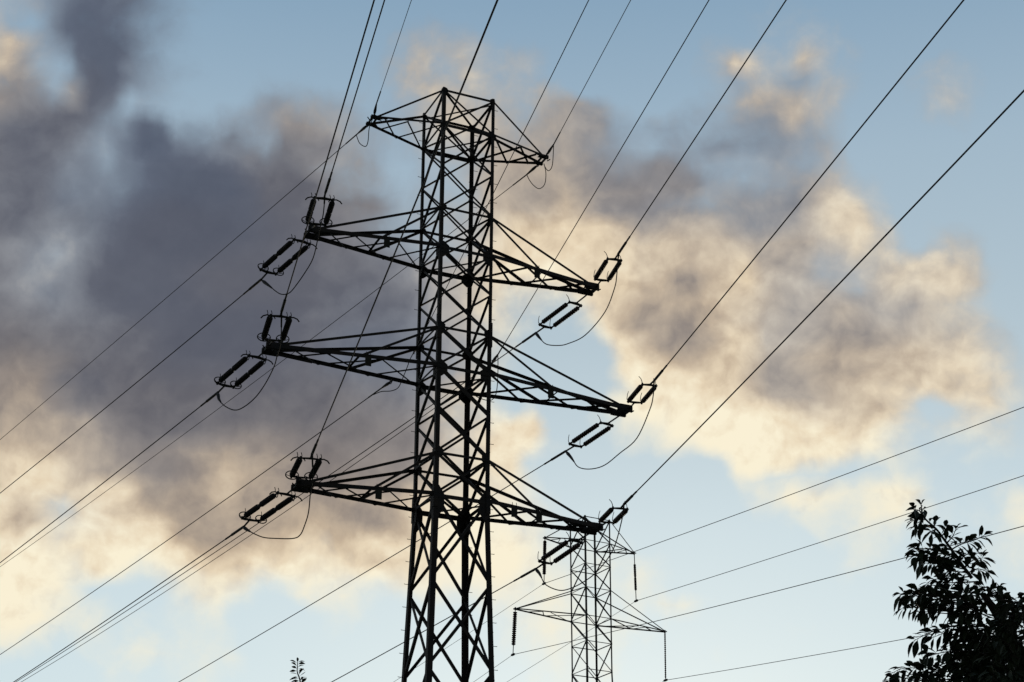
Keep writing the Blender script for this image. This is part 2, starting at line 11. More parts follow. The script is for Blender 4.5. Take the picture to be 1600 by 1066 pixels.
 'farstr': {"L0": [[2.007, 98.508, 33.474], [1.94, 98.508, 30.637]], "R0": [[7.496, 101.496, 33.474], [7.539, 101.496, 30.471]], "L1": [[0.264, 97.559, 28.88], [0.135, 97.559, 26.164]], "R1": [[9.297, 102.476, 28.88], [9.242, 102.476, 25.896]]},
 'tower': {"X": -2.20275, "D": 60.0, "phi": 0.41763, "w0": 2.19491, "w3": 2.10114, "wb": 0.05543, "z": {"0u": 39.08632, "0l": 37.52257, "1u": 33.82211, "1l": 32.13606, "2u": 28.77878, "2l": 27.20002, "3u": 23.79202, "3l": 22.19246}, "L": [3.67311, 5.92569, 7.23343, 5.83076], "LR": [3.74096, 5.94341, 7.30059, 5.92327], "t": 0.26599, "DZ": [0.07789, 0.01654, -0.059, -0.07568]},
 'far': {"X": 4.74829, "D": 100.0, "phi": 0.49849, "w0": 1.7802, "w1": 1.7372, "z": {"0u": 34.92359, "0l": 33.47412, "1u": 30.58008, "1l": 28.8803, "x": 27.36488, "y": 25.70757}, "L": [3.12147, 3.12824, 5.10603, 5.17903]},
 'cam': [2710.73558, 0.42549, 0.00449]}
R = math.radians
scn = bpy.context.scene

# ------------------------------------------------------------ camera, sky, sun, exposure
cam = bpy.data.objects.new('camera', bpy.data.cameras.new('camera'))
scn.collection.objects.link(cam)
cf, cp, cr = D['cam']
cam.location = (0, 0, 1.6)
from mathutils import Matrix
F = Vector((0, math.cos(cp), math.sin(cp))); U0 = Vector((0, -math.sin(cp), math.cos(cp))); R0 = Vector((1, 0, 0))
RR = R0 * math.cos(cr) + U0 * math.sin(cr); UU = U0 * math.cos(cr) - R0 * math.sin(cr)
cam.rotation_euler = Matrix(((RR.x, UU.x, -F.x), (RR.y, UU.y, -F.y), (RR.z, UU.z, -F.z))).to_euler()
cam.data.sensor_width = 36; cam.data.lens = 36 * cf / 1600
cam.data.clip_start = .1; cam.data.clip_end = 6000
scn.camera = cam
scn.view_settings.view_transform = 'Standard'; scn.view_settings.look = 'None'
scn.view_settings.exposure = 0; scn.view_settings.gamma = 1

def lin(c):
    return tuple(((v / 255) / 12.92 if v <= 10 else (((v / 255) + .055) / 1.055) ** 2.4) for v in c) + (1,)

SUN_AZ, SUN_EL = R(4), R(9)
w = bpy.data.worlds.new('World'); scn.world = w; w.use_nodes = True
nt = w.node_tree; N = nt.nodes; Lk = nt.links.new; N.clear()
w.cycles.sampling_method = 'MANUAL'; w.cycles.sample_map_resolution = 256
def math_n(op, *a, clamp=False):
    n = N.new('ShaderNodeMath'); n.operation = op; n.use_clamp = clamp
    for i, v in enumerate(a):
        if isinstance(v, (int, float)): n.inputs[i].default_value = v
        else: Lk(v, n.inputs[i])
    return n.outputs[0]
def vec_n(op, *a):
    n = N.new('ShaderNodeVectorMath'); n.operation = op
    for i, v in enumerate(a):
        if isinstance(v, (tuple, list)): n.inputs[i].default_value = v
        elif isinstance(v, (int, float)): n.inputs[i].default_value = (v, v, v)
        else: Lk(v, n.inputs[i])
    return n.outputs['Value'] if op == 'DOT_PRODUCT' else n.outputs['Vector']
def noise_n(v, scale, detail, rough=.55, out='Fac', dist=0):
    n = N.new('ShaderNodeTexNoise'); n.inputs['Scale'].default_value = scale; n.inputs['Detail'].default_value = detail
    n.inputs['Roughness'].default_value = rough; n.inputs['Distortion'].default_value = dist; Lk(v, n.inputs['Vector']); return n.outputs[out]
def ramp_n(f, stops):
    n = N.new('ShaderNodeValToRGB'); cr_ = n.color_ramp
    while len(cr_.elements) < len(stops): cr_.elements.new(.5)
    for e, (p, c) in zip(cr_.elements, stops): e.position = p; e.color = lin(c)
    Lk(f, n.inputs[0]); return n.outputs[0]
def mix_n(f, a, b, mode='MIX'):
    n = N.new('ShaderNodeMix'); n.data_type = 'RGBA'; n.blend_type = mode; n.clamp_factor = True
    for i, v in ((0, f), (6, a), (7, b)):
        if isinstance(v, (int, float)): n.inputs[i].default_value = v
        elif isinstance(v, tuple): n.inputs[i].default_value = v
        else: Lk(v, n.inputs[i])
    return n.outputs[2]
dirn = vec_n('NORMALIZE', N.new('ShaderNodeTexCoord').outputs['Generated'])
# turbulence displaces the lookup so that every cloud edge billows
w1 = vec_n('SUBTRACT', noise_n(dirn, 9, 3, .5, 'Color'), .5)
w2 = vec_n('SUBTRACT', noise_n(dirn, 30, 4, .5, 'Color'), .5)
wd = vec_n('NORMALIZE', vec_n('ADD', vec_n('ADD', dirn, vec_n('SCALE', w1, 0)), vec_n('SCALE', w2, 0)))
for l in list(nt.links):
    if l.to_node.type == 'VECT_MATH' and l.to_node.operation == 'SCALE':
        l.to_node.inputs['Scale'].default_value = .008 if l.from_socket == w1 else .016
# where the cloud deck lies over the horizon, one band per elevation step: cover, brightness, warmth
sw = N.new('ShaderNodeSeparateXYZ'); Lk(wd, sw.inputs[0])
A0, A1, E0, E1 = D['deckr']; rows = D['deck']
azn = math_n('MULTIPLY_ADD', math_n('ARCTAN2', sw.outputs[0], sw.outputs[1]), 180 / math.pi / (A1 - A0), -A0 / (A1 - A0))
eln = math_n('MULTIPLY_ADD', math_n('ARCSINE', sw.outputs[2]), 180 / math.pi * (len(rows) - 1) / (E1 - E0), -E0 * (len(rows) - 1) / (E1 - E0))
acc = None
for j, row in enumerate(rows):
    row = row.split()
    gt = bpy.data.node_groups.new('cloud_band', 'ShaderNodeTree')
    gt.interface.new_socket('azimuth', in_out='INPUT', socket_type='NodeSocketFloat'); gt.interface.new_socket('band', in_out='OUTPUT', socket_type='NodeSocketColor')
    gi, go = gt.nodes.new('NodeGroupInput'), gt.nodes.new('NodeGroupOutput'); pair = []
    for off, half in ((0, row[:32]), (-1, row[31:])):
        n = gt.nodes.new('ShaderNodeValToRGB'); el_ = n.color_ramp.elements
        while len(el_) < len(half): el_.new(.5)
        for i, (e, v) in enumerate(zip(el_, half)): e.position = i / (len(half) - 1); e.color = (int(v[:2]) / 99, int(v[2:4]) / 99, int(v[4:]) / 99, 1)
        ma = gt.nodes.new('ShaderNodeMath'); ma.operation = 'MULTIPLY_ADD'; ma.inputs[1].default_value = 2; ma.inputs[2].default_value = off
        gt.links.new(gi.outputs[0], ma.inputs[0]); gt.links.new(ma.outputs[0], n.inputs[0]); pair.append(n.outputs[0])
    gr_ = gt.nodes.new('ShaderNodeMath'); gr_.operation = 'GREATER_THAN'; gr_.inputs[1].default_value = .5; gt.links.new(gi.outputs[0], gr_.inputs[0])
    mx = gt.nodes.new('ShaderNodeMix'); mx.data_type = 'RGBA'; gt.links.new(gr_.outputs[0], mx.inputs[0])
    gt.links.new(pair[0], mx.inputs[6]); gt.links.new(pair[1], mx.inputs[7]); gt.links.new(mx.outputs[2], go.inputs[0])
    gn = N.new('ShaderNodeGroup'); gn.node_tree = gt; Lk(azn, gn.inputs[0]); band = gn.outputs[0]
    acc = band if acc is None else mix_n(math_n('ADD', eln, -(j - 1.0), clamp=True), acc, band)
beyond = N.new('ShaderNodeMapRange'); Lk(math_n('ABSOLUTE', math_n('SUBTRACT', azn, .5)), beyond.inputs[0]); beyond.inputs[1].default_value = .5; beyond.inputs[2].default_value = .9
acc = mix_n(beyond.outputs[0], acc, (.45, .45, .5, 1))
sep = N.new('ShaderNodeSeparateColor'); Lk(acc, sep.inputs[0])
cov = sep.outputs[0]; ton = sep.outputs[1]
fine = noise_n(wd, 26, 9, .57, dist=.12); mid = noise_n(wd, 60, 6, .48)
sunward = vec_n('ADD', wd, (.002, 0, -.0065))        # density a little nearer the sun: less there means a lit edge here
fine_s = noise_n(sunward, 26, 9, .57, dist=.12); mid_s = noise_n(sunward, 60, 6, .48)
cov = math_n('ADD', cov, math_n('MULTIPLY_ADD', fine, .75, -.375))
cov = math_n('ADD', cov, math_n('MULTIPLY_ADD', mid, .3, -.15))
mr = N.new('ShaderNodeMapRange'); mr.interpolation_type = 'SMOOTHSTEP'; Lk(cov, mr.inputs[0])
mr.inputs[1].default_value = .17; mr.inputs[2].default_value = .8
alpha = mr.outputs[0]
ton = math_n('MULTIPLY_ADD', math_n('SUBTRACT', 1, alpha), .05, ton)
lit = math_n('ADD', math_n('SUBTRACT', fine, fine_s), math_n('MULTIPLY', math_n('SUBTRACT', mid, mid_s), .6))
body = math_n('MULTIPLY_ADD', ton, 1.0, .16)
ton = math_n('ADD', ton, math_n('MULTIPLY', math_n('MULTIPLY', lit, .42), body))
ton = math_n('ADD', ton, math_n('MULTIPLY', math_n('ADD', math_n('MULTIPLY_ADD', fine, .36, -.165), math_n('MULTIPLY_ADD', mid, .14, -.06)), body), clamp=True)
sd = N.new('ShaderNodeSeparateXYZ'); Lk(dirn, sd.inputs[0]); elev = sd.outputs[2]
cool = ramp_n(ton, [(0, (74, 84, 102)), (.2, (92, 102, 120)), (.45, (126, 142, 160)), (.7, (166, 180, 192)), (1, (212, 218, 218))])
warm = ramp_n(ton, [(0, (90, 84, 88)), (.2, (106, 99, 98)), (.45, (150, 136, 124)), (.65, (197, 177, 152)), (.82, (231, 213, 184)), (1, (250, 240, 213))])
cloud = mix_n(math_n('MULTIPLY_ADD', sep.outputs[2], 1.06, .02, clamp=True), cool, warm)
sky = N.new('ShaderNodeTexSky'); sky.sky_type = 'NISHITA'; sky.sun_disc = False
sky.sun_elevation = SUN_EL; sky.sun_rotation = SUN_AZ
sky.air_density = 1; sky.dust_density = .6; sky.ozone_density = 2
air = ramp_n(elev, [(0, (226, 236, 234)), (.23, (212, 229, 234)), (.31, (204, 222, 229)), (.41, (183, 202, 212)), (.5, (167, 190, 206)), (.58, (140, 170, 194)), (.8, (84, 116, 150)), (1, (64, 94, 130))])
clear = mix_n(.85, sky.outputs[0], mix_n(1, air, (10, 10, 10, 1), 'MULTIPLY'))
col = mix_n(alpha, clear, mix_n(1, cloud, (10, 10, 10, 1), 'MULTIPLY'))
bg = N.new('ShaderNodeBackground'); bg.inputs[1].default_value = .1
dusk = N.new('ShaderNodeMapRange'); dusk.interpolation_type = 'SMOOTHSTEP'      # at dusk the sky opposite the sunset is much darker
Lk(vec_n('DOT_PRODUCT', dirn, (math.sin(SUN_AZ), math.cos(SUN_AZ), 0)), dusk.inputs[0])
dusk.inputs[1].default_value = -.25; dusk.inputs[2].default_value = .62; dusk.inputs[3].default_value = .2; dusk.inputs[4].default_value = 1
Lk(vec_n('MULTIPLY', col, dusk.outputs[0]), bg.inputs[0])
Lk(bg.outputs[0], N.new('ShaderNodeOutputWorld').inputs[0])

sl = bpy.data.lights.new('sun', 'SUN'); sl.energy = .6; sl.angle = R(10); sl.color = (1, .82, .62)
so = bpy.data.objects.new('sun', sl); scn.collection.objects.link(so)
so.rotation_euler = Vector((math.sin(SUN_AZ) * math.cos(SUN_EL), math.cos(SUN_AZ) * math.cos(SUN_EL), math.sin(SUN_EL))).to_track_quat('Z', 'Y').to_euler()

# ------------------------------------------------------------ materials
def mat(name, c1, c2, scale, rough, metal=0, bump=0):
    m = bpy.data.materials.new(name); m.use_nodes = True; t = m.node_tree
    b = t.nodes['Principled BSDF']; tc = t.nodes.new('ShaderNodeTexCoord')
    n = t.nodes.new('ShaderNodeTexNoise'); n.inputs['Scale'].default_value = scale; n.inputs['Detail'].default_value = 6
    t.links.new(tc.outputs['Object'], n.inputs['Vector'])
    r = t.nodes.new('ShaderNodeValToRGB'); r.color_ramp.elements[0].position = .35; r.color_ramp.elements[1].position = .65
    r.color_ramp.elements[0].color = c1 + (1,); r.color_ramp.elements[1].color = c2 + (1,)
    t.links.new(n.outputs['Fac'], r.inputs[0]); t.links.new(r.outputs[0], b.inputs['Base Color'])
    b.inputs['Roughness'].default_value = rough; b.inputs['Metallic'].default_value = metal
    if bump:
        bm_ = t.nodes.new('ShaderNodeBump'); bm_.inputs['Strength'].default_value = bump
        t.links.new(n.outputs['Fac'], bm_.inputs['Height']); t.links.new(bm_.outputs[0], b.inputs['Normal'])
    return m
M = dict(
    steel=mat('weathered_steel', (.024, .025, .028), (.055, .042, .035), 3, .75),
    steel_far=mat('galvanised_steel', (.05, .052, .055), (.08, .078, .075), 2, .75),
    fitting=mat('forged_fitting', (.03, .03, .032), (.05, .048, .046), 6, .7),
    polymer=mat('polymer_shed', (.03, .026, .028), (.045, .036, .036), 8, .7),
    glass=mat('brown_porcelain', (.045, .02, .014), (.07, .03, .02), 8, .45),
    cable=mat('aluminium_cable', (.018, .018, .02), (.03, .03, .032), 12, .75),
    plate=mat('painted_plate', (.03, .03, .022), (.045, .045, .03), 5, .7),
    leaf=mat('cherry_leaf', (.02, .035, .012), (.035, .055, .018), 4, .65),
    bark=mat('bark', (.03, .022, .016), (.06, .045, .035), 14, .9, 0, .4),
    grass=mat('grass_ground', (.035, .05, .018), (.07, .07, .035), .6, 1, 0, .3),
    concrete=mat('concrete', (.22, .21, .19), (.34, .33, .31), 5, .9, 0, .2))

# ------------------------------------------------------------ mesh helpers
class MB:
    def __init__(s): s.v = []; s.f = []
    def poly(s, pts, n):                     # prism: outline pts thickened by vector n
        k = len(s.v); m = len(pts); n = Vector(n)
        s.v += [tuple(Vector(p) - n * .5) for p in pts] + [tuple(Vector(p) + n * .5) for p in pts]
        s.f += [tuple(range(k + m - 1, k - 1, -1)), tuple(range(k + m, k + 2 * m))]
        s.f += [(k + i, k + (i + 1) % m, k + m + (i + 1) % m, k + m + i) for i in range(m)]
    def angle(s, p, q, wd, a, b, th=None):   # rolled L section: heel at p-q, flanges along a and b
        p = Vector(p); q = Vector(q); d = (q - p).normalized(); th = th or wd * .12
        a = Vector(a); a = (a - d * a.dot(d)).normalized(); b = Vector(b); b = b - d * b.dot(d); b = (b - a * b.dot(a)).normalized()
        o = [(0, 0), (wd, 0), (wd, th), (th, th), (th, wd), (0, wd)]
        k = len(s.v)
        for e in (p, q): s.v += [tuple(e + a * x + b * y) for x, y in o]
        s.f += [(k + 5, k + 4, k + 3, k + 2, k + 1, k), tuple(range(k + 6, k + 12))]
        s.f += [(k + i, k + (i + 1) % 6, k + 6 + (i + 1) % 6, k + 6 + i) for i in range(6)]
    def tube(s, pts, r, n=8):
        pts = [Vector(p) for p in pts]; k0 = len(s.v); rr = r if isinstance(r, (list, tuple)) else [r] * len(pts)
        up = Vector((0, 0, 1))
        prev = None
        for i, p in enumerate(pts):
            d = (pts[min(i + 1, len(pts) - 1)] - pts[max(i - 1, 0)]).normalized()
            if prev is None:
                a = d.cross(up if abs(d.z) < .95 else Vector((1, 0, 0))).normalized()
            else: a = (prev - d * prev.dot(d)).normalized()
            prev = a; b = d.cross(a)
            s.v += [tuple(p + (a * math.cos(2 * math.pi * j / n) + b * math.sin(2 * math.pi * j / n)) * rr[i]) for j in range(n)]
        for i in range(len(pts) - 1):
            for j in range(n):
                s.f.append((k0 + i * n + j, k0 + i * n + (j + 1) % n, k0 + (i + 1) * n + (j + 1) % n, k0 + (i + 1) * n + j))
        e = k0 + (len(pts) - 1) * n
        s.f += [tuple(range(k0 + n - 1, k0 - 1, -1)), tuple(range(e, e + n))]
    def ring(s, c, ax, rx, ry, r, n=28, m=6, side=None, a0=0, a1=2 * math.pi):
        ax = Vector(ax).normalized(); a = Vector(side) if side else ax.cross(Vector((0, 0, 1)))
        a = (a - ax * a.dot(ax)).normalized(); b = ax.cross(a)
        s.tube([Vector(c) + a * math.cos(a0 + (a1 - a0) * i / n) * rx + b * math.sin(a0 + (a1 - a0) * i / n) * ry for i in range(n + 1)], r, m)
    def build(s, name, m, parent=None):
        me = bpy.data.meshes.new(name); me.from_pydata(s.v, [], s.f); me.materials.append(m); me.update()
        o = bpy.data.objects.new(name, me); scn.collection.objects.link(o)
        if parent:
            o.parent = parent; o.matrix_parent_inverse = Matrix.Translation(parent_loc(parent)).inverted()
        return o
def parent_loc(o):
    v = Vector(o.location)
    return v if not o.parent else v
def tag(o, label=None, cat=None, group=None, kind=None):
    for k, v in (('label', label), ('category', cat), ('group', group), ('kind', kind)):
        if v: o[k] = v
    return o
def thing(name, label, cat, loc, group=None):
    o = bpy.data.objects.new(name, None); scn.collection.objects.link(o); o.location = loc
    o.empty_display_size = .5
    return tag(o, label, cat, group)

# ------------------------------------------------------------ ground
g = MB(); n = 60; S = 3000
random.seed(2)
for i in range(n + 1):
    for j in range(n + 1):
        x = -S + 2 * S * i / n; y = -S + 2 * S * j / n
        g.v.append((x, y, 0 if math.hypot(x, y) < 250 else random.uniform(-.6, .6)))
g.f = [(i * (n + 1) + j, (i + 1) * (n + 1) + j, (i + 1) * (n + 1) + j + 1, i * (n + 1) + j + 1) for i in range(n) for j in range(n)]
tag(g.build('ground', M['grass']), kind='structure')

# ------------------------------------------------------------ the near strain tower
T = D['tower']; Z = T['z']
TC = Vector((T['X'], T['D'], 0))
tu = Vector((math.cos(T['phi']), math.sin(T['phi']), 0)); tv = Vector((-tu.y, tu.x, 0)); UPV = Vector((0, 0, 1))
def width(z):
    return T['w3'] + (T['w0'] - T['w3']) * (z - Z['3l']) / (Z['0u'] - Z['3l']) if z >= Z['3l'] else T['w3'] + (Z['3l'] - z) * T['wb']
LEG = dict(A=(-1, -1), B=(1, -1), C=(-1, 1), D=(1, 1))
def legp(k, z, inset=0):
    a, b = LEG[k]; h = width(z) / 2 - inset
    return TC + tu * a * h + tv * b * h + UPV * z
tower = thing('lattice_tower', 'large dark steel lattice tower with four pairs of cross arms standing in front', 'power tower', TC)
# panel points: X bracing bays between these heights
bays = [Z['0u'], Z['0l'], (Z['0l'] + Z['1u']) / 2, Z['1u'], Z['1l'], (Z['1l'] + Z['2u']) / 2, Z['2u'], Z['2l'], (Z['2l'] + Z['3u']) / 2, Z['3u'], Z['3l']]
z = Z['3l']; hb = 3.15
while z > 3: z -= hb; bays.append(max(z, .25)); hb *= 1.0
bays = [b for b in bays if b > 1.2] + [.25]
for k, (a, b) in LEG.items():
    m = MB(); cuts = [Z['0u'] + .04, Z['2u'], Z['3l'], 12, .2]; wds = [.135, .165, .2, .21]
    for (z0, z1, wd) in zip(cuts[:-1], cuts[1:], wds):
        m.angle(legp(k, z0, -.02), legp(k, z1, -.02), wd, -tu * a, -tv * b)
        if z1 > 1:                            # splice plates at each joint
            zc = z1
            m.angle(legp(k, zc + .5, -.045), legp(k, zc - .5, -.045), wd * 1.02, -tu * a, -tv * b, .024)
    z = 3.0; i = 0
    if k in 'CBD':
        while z < Z['0u'] - .3:               # step bolts
            p = legp(k, z, -.02); d = (tu * a if i % 2 else tv * b)
            q = p - (tv * b if i % 2 else tu * a) * .07
            if k != 'D': m.tube([q, q + d * .16, q + d * .16 + UPV * .02], .011, 5)
            else: m.tube([q, q + d * .2], .011, 5)
            z += .42; i += 1
    leg = m.build('leg', M['steel'], tower)
    for lv, (gw, gh, drop) in {'0u': (.2, .22, 0), '0l': (.26, .3, 0), '1u': (.26, .34, 0), '1l': (.4, .62, .1), '2u': (.3, .42, 0), '2l': (.42, .66, .1), '3u': (.32, .5, 0), '3l': (.4, 1.2, .26)}.items():
        gm = MB(); zc = Z[lv] - drop
        for ax, ot in ((tu * -a, tv * b), (tv * -b, tu * a)):
            P = lambda x, dz: legp(k, zc + dz, -.02) + ax * x - ot * .012
            gm.poly([P(.01, -gh / 2), P(gw * .45, -gh / 2), P(gw, -gh * .22), P(gw, gh * .22), P(gw * .45, gh / 2), P(.01, gh / 2)], ot * .014)
            for bx in (.3, .7):
                for bz in (-.25, 0, .25):
                    c = P(gw * bx, gh * bz); gm.tube([c - ot * .03, c + ot * .045], .014, 6)
        gm.build('gusset_plate', M['steel'], leg)
for (k1, k2) in (('A', 'B'), ('C', 'D'), ('A', 'C'), ('B', 'D')):
    m = MB()
    for i in range(len(bays) - 1):
        zt, zb = bays[i], bays[i + 1]
        out = ((legp(k1, zt) + legp(k2, zt)) * .5 - TC - UPV * zt).normalized()
        wd = .08 if zt > Z['2u'] + .1 else (.09 if zt > Z['3l'] + .1 else .105)
        strong = (k1, k2) in (('A', 'B'), ('C', 'D'))
        for (p, q, off, fat) in ((legp(k1, zt), legp(k2, zb), .0, (1.9 if (k1 == 'A' and Z['3u'] < zt < Z['2u'] + .1) else 1.3) if (strong and zt < Z['2u'] + .1) else 1), (legp(k1, zb), legp(k2, zt), -.035, 1)):
            if i == 0 and k1 in 'AC' and k2 in 'CD' and off: pass
            p = p + out * off; q = q + out * off
            d = (q - p).normalized(); side = d.cross(out)
            m.angle(p + d * .05 - side * wd * fat / 2, q - d * .05 - side * wd * fat / 2, wd * fat, side, -out)
            if wd > .09 and off:              # redundant member from crossing to the leg
                pass
    # stub struts in the tall lower bays
    for i in range(len(bays) - 1):
        zt, zb = bays[i], bays[i + 1]
        if zt < Z['3l'] + .01 and zt - zb > 2:
            pass
    m.build('face_bracing', M['steel'], tower)
for lv in ('0u', '0l', '1u', '1l', '2u', '2l', '3u', '3l'):
    m = MB(); z = Z[lv]; low = lv[1] == 'l'
    for k1, k2 in (('A', 'B'), ('C', 'D'), ('A', 'C'), ('B', 'D')):
        p, q = legp(k1, z), legp(k2, z); d = (q - p).normalized()
        out = ((p + q) * .5 - TC - UPV * z).normalized()
        wd = .13 if (low and k1 + k2 in ('AB', 'CD')) else (.1 if k1 + k2 == 'AB' else .075)
        if lv == '3l' : wd *= 1.15
        m.angle(p + out * .03, q + out * .03, wd, -UPV, -out)
    if low or lv == '0u':
        for k1, k2, dz in (('A', 'D', -.05), ('B', 'C', -.13)):
            p, q = legp(k1, z + dz), legp(k2, z + dz); m.angle(p, q, .065, -UPV, (q - p).cross(UPV))
    m.build('horizontal_frame', M['steel'], tower)
fm = MB()
for k in LEG:
    p = legp(k, 0); p.z = 0
    ft = [p + tu * x * .55 + tv * y * .55 for x, y in ((-1, -1), (1, -1), (1, 1), (-1, 1))]
    f_ = MB(); f_.poly([q + UPV * .15 for q in ft], UPV * .3); f_.build('footing', M['concrete'], tower)

def crossarm(i, sg, L):
    zl, zu = Z['%dl' % i], Z['%du' % i]; t = T['t']
    kn, kf = ('A', 'C') if sg < 0 else ('B', 'D')
    n0, f0 = legp(kn, zl), legp(kf, zl); n1, f1 = legp(kn, zu), legp(kf, zu)
    zt = zl + T['DZ'][i]
    tn = TC + tu * sg * L - tv * t + UPV * zt; tf = TC + tu * sg * L + tv * t + UPV * zt
    arm = bpy.data.objects.new('crossarm', None); scn.collection.objects.link(arm)
    arm.parent = tower; arm.location = TC * 0
    def sub(m, name, mt='steel'):
        o = m.build(name, M[mt]); o.parent = arm; o.matrix_parent_inverse = Matrix.Translation(TC).inverted(); return o
    cw = .085 if i == 0 else .15; cfw = .075 if i == 0 else .115
    o_ = tu * sg
    m = MB(); m.angle(n0 + UPV * cw / 2 - tv * .02, tn + UPV * cw / 2 - tv * .02 + o_ * .12, cw, -UPV, tv, .016); sub(m, 'chord')
    m = MB(); m.angle(f0 + UPV * cfw / 2 + tv * .02, tf + UPV * cfw / 2 + tv * .02 + o_ * .12, cfw, -UPV, -tv, .016); sub(m, 'chord')
    tw_ = .08 if i == 0 else .1
    for p, q in ((n1, tn), (f1, tf)):
        m = MB(); m.angle(p, q - o_ * .05 + UPV * .04, tw_, -UPV, tv if p is n1 else -tv); sub(m, 'tie_rod')
    lerp = lambda a, b, s: a + (b - a) * s
    if i:
        for p, a_, b_, dv in ((n1, n0, tn, tv), (f1, f0, tf, -tv)):
            m = MB(); m.angle(p - UPV * .03, lerp(a_, b_, .47) + UPV * .03, .095, -UPV, dv); sub(m, 'tie_rod')
    st = [0, .5, .82] if i == 0 else [0, .33, .66, .86]
    m = MB(); lw = .062
    for j in range(len(st) - 1):
        for h, (p, q) in enumerate(((lerp(n0, tn, st[j]), lerp(f0, tf, st[j + 1])), (lerp(f0, tf, st[j]), lerp(n0, tn, st[j + 1])))):
            m.angle(p - UPV * (.03 + .012 * h), q - UPV * (.03 + .012 * h), lw, (q - p).cross(UPV), -UPV)
    if i: m.angle(lerp(n0, tn, .47) - UPV * .02, lerp(f0, tf, .47) - UPV * .02, lw, -UPV, o_)
    sub(m, 'lacing')
    # heavy tip: reinforcing channels, end box and hanger lugs
    m = MB()
    s0 = .8 if i == 0 else .64
    for a_, b_, s_, dv in ((n0, tn, s0, -tv), (f0, tf, s0 + .06, tv)):
        p, q = lerp(a_, b_, s_), b_; hh = .05 if i == 0 else .085
        m.poly([p + UPV * hh, q + UPV * hh, q - UPV * hh, p - UPV * hh], dv * .03)
    e = o_ * .1; bx = .06 if i == 0 else .12; ln = 2.4 if i == 0 else 4.2
    for c, dv, hi_ in ((tn, -tv, 1.15), (tf, tv, .85)):
        for w_ in (.06, -.04):
            m.poly([c - e * ln + dv * w_ + UPV * bx * hi_, c + e * 1.2 + dv * w_ + UPV * bx * hi_, c + e * 1.2 + dv * w_ - UPV * bx, c - e * (ln + 1) + dv * w_ - UPV * bx], tv * .02)
        m.poly([c - e * ln - dv * .04 - UPV * bx, c + e * 1.2 - dv * .04 - UPV * bx, c + e * 1.2 + dv * .06 - UPV * bx, c - e * ln + dv * .06 - UPV * bx], UPV * .02)
    for s_ in (-.2, 2.6 if i else 1.6):
        m.poly([tn - e * s_ + o_ * .03 + UPV * bx * .5, tf - e * s_ + o_ * .03 + UPV * bx * .5, tf - e * s_ + o_ * .03 - UPV * bx * .7, tn - e * s_ + o_ * .03 - UPV * bx * .7], o_ * .06)
    for c in (tn - tv * .06, tf + tv * .06): m.tube([c - tv * .09, c + tv * .09], .045, 8)
    for s_ in (-1, 1): m.tube([tn + e * 1.3 + tv * .1 - UPV * .1, tn + e * 2.4 + tv * .05 - UPV * .02], .022, 6)
    sub(m, 'tip_plate')
    if i:
        spots = [.42] if (i < 3 or sg < 0) else [.22, .44]
        for s_ in spots:
            c = lerp(n0, tn, s_); pm = MB()
            pm.poly([c + o_ * x - tv * .05 + UPV * y for x, y in ((-.12, -.4), (.12, -.4), (.12, -.03), (-.12, -.03))], tv * .012)
            for x in (-.08, .08): pm.tube([c + o_ * x - tv * .05 - UPV * .06, c + o_ * x - tv * .05 + UPV * .16], .012, 5)
            sub(pm, 'number_plate', 'plate')
for i in range(4):
    crossarm(i, -1, T['L'][i]); crossarm(i, 1, T['LR'][i])

# ------------------------------------------------------------ insulator assemblies
def fit3(W, start_len=None):
    pass
def wire_pts(W, L=None, step=2.5):
    p, az, a, b, ext = W; az = R(az); d = Vector((math.sin(az), math.cos(az), 0))
    e = ext if L is None else math.copysign(L, ext); n = max(2, int(abs(e) / step))
    return [Vector(p) + d * (e * i / n) + UPV * ((e * i / n) * a + (e * i / n) ** 2 * b) for i in range(n + 1)]
def shed_stack(m, p, q, r, style):
    p = Vector(p); q = Vector(q); L = (q - p).length; d = (q - p) / L
    pts = [p]; rr = [.03]
    if style == 'disc':
        n = max(6, round(L / .125))
        for i in range(n):
            c = L * (i + .5) / n; h = L / n
            for f_, ra in ((-.46, .55), (-.34, .95), (-.12, 1), (.08, .95), (.2, .62), (.46, .55)): pts.append(p + d * (c + h * f_)); rr.append(r * ra)
    else:
        n = round(L / .06)
        for i in range(n):
            c = L * (i + .5) / n; h = L / n; k = 1 if i % 2 else .86
            joint = abs(c / L - .5) < .03
            for f_, ra in ((-.4, .76), (-.1, k), (.05, k), (.4, .76)): pts.append(p + d * (c + h * f_)); rr.append(r * (ra if not joint else .66))
    pts.append(q); rr.append(.03)
    m.tube(pts, rr, 12)
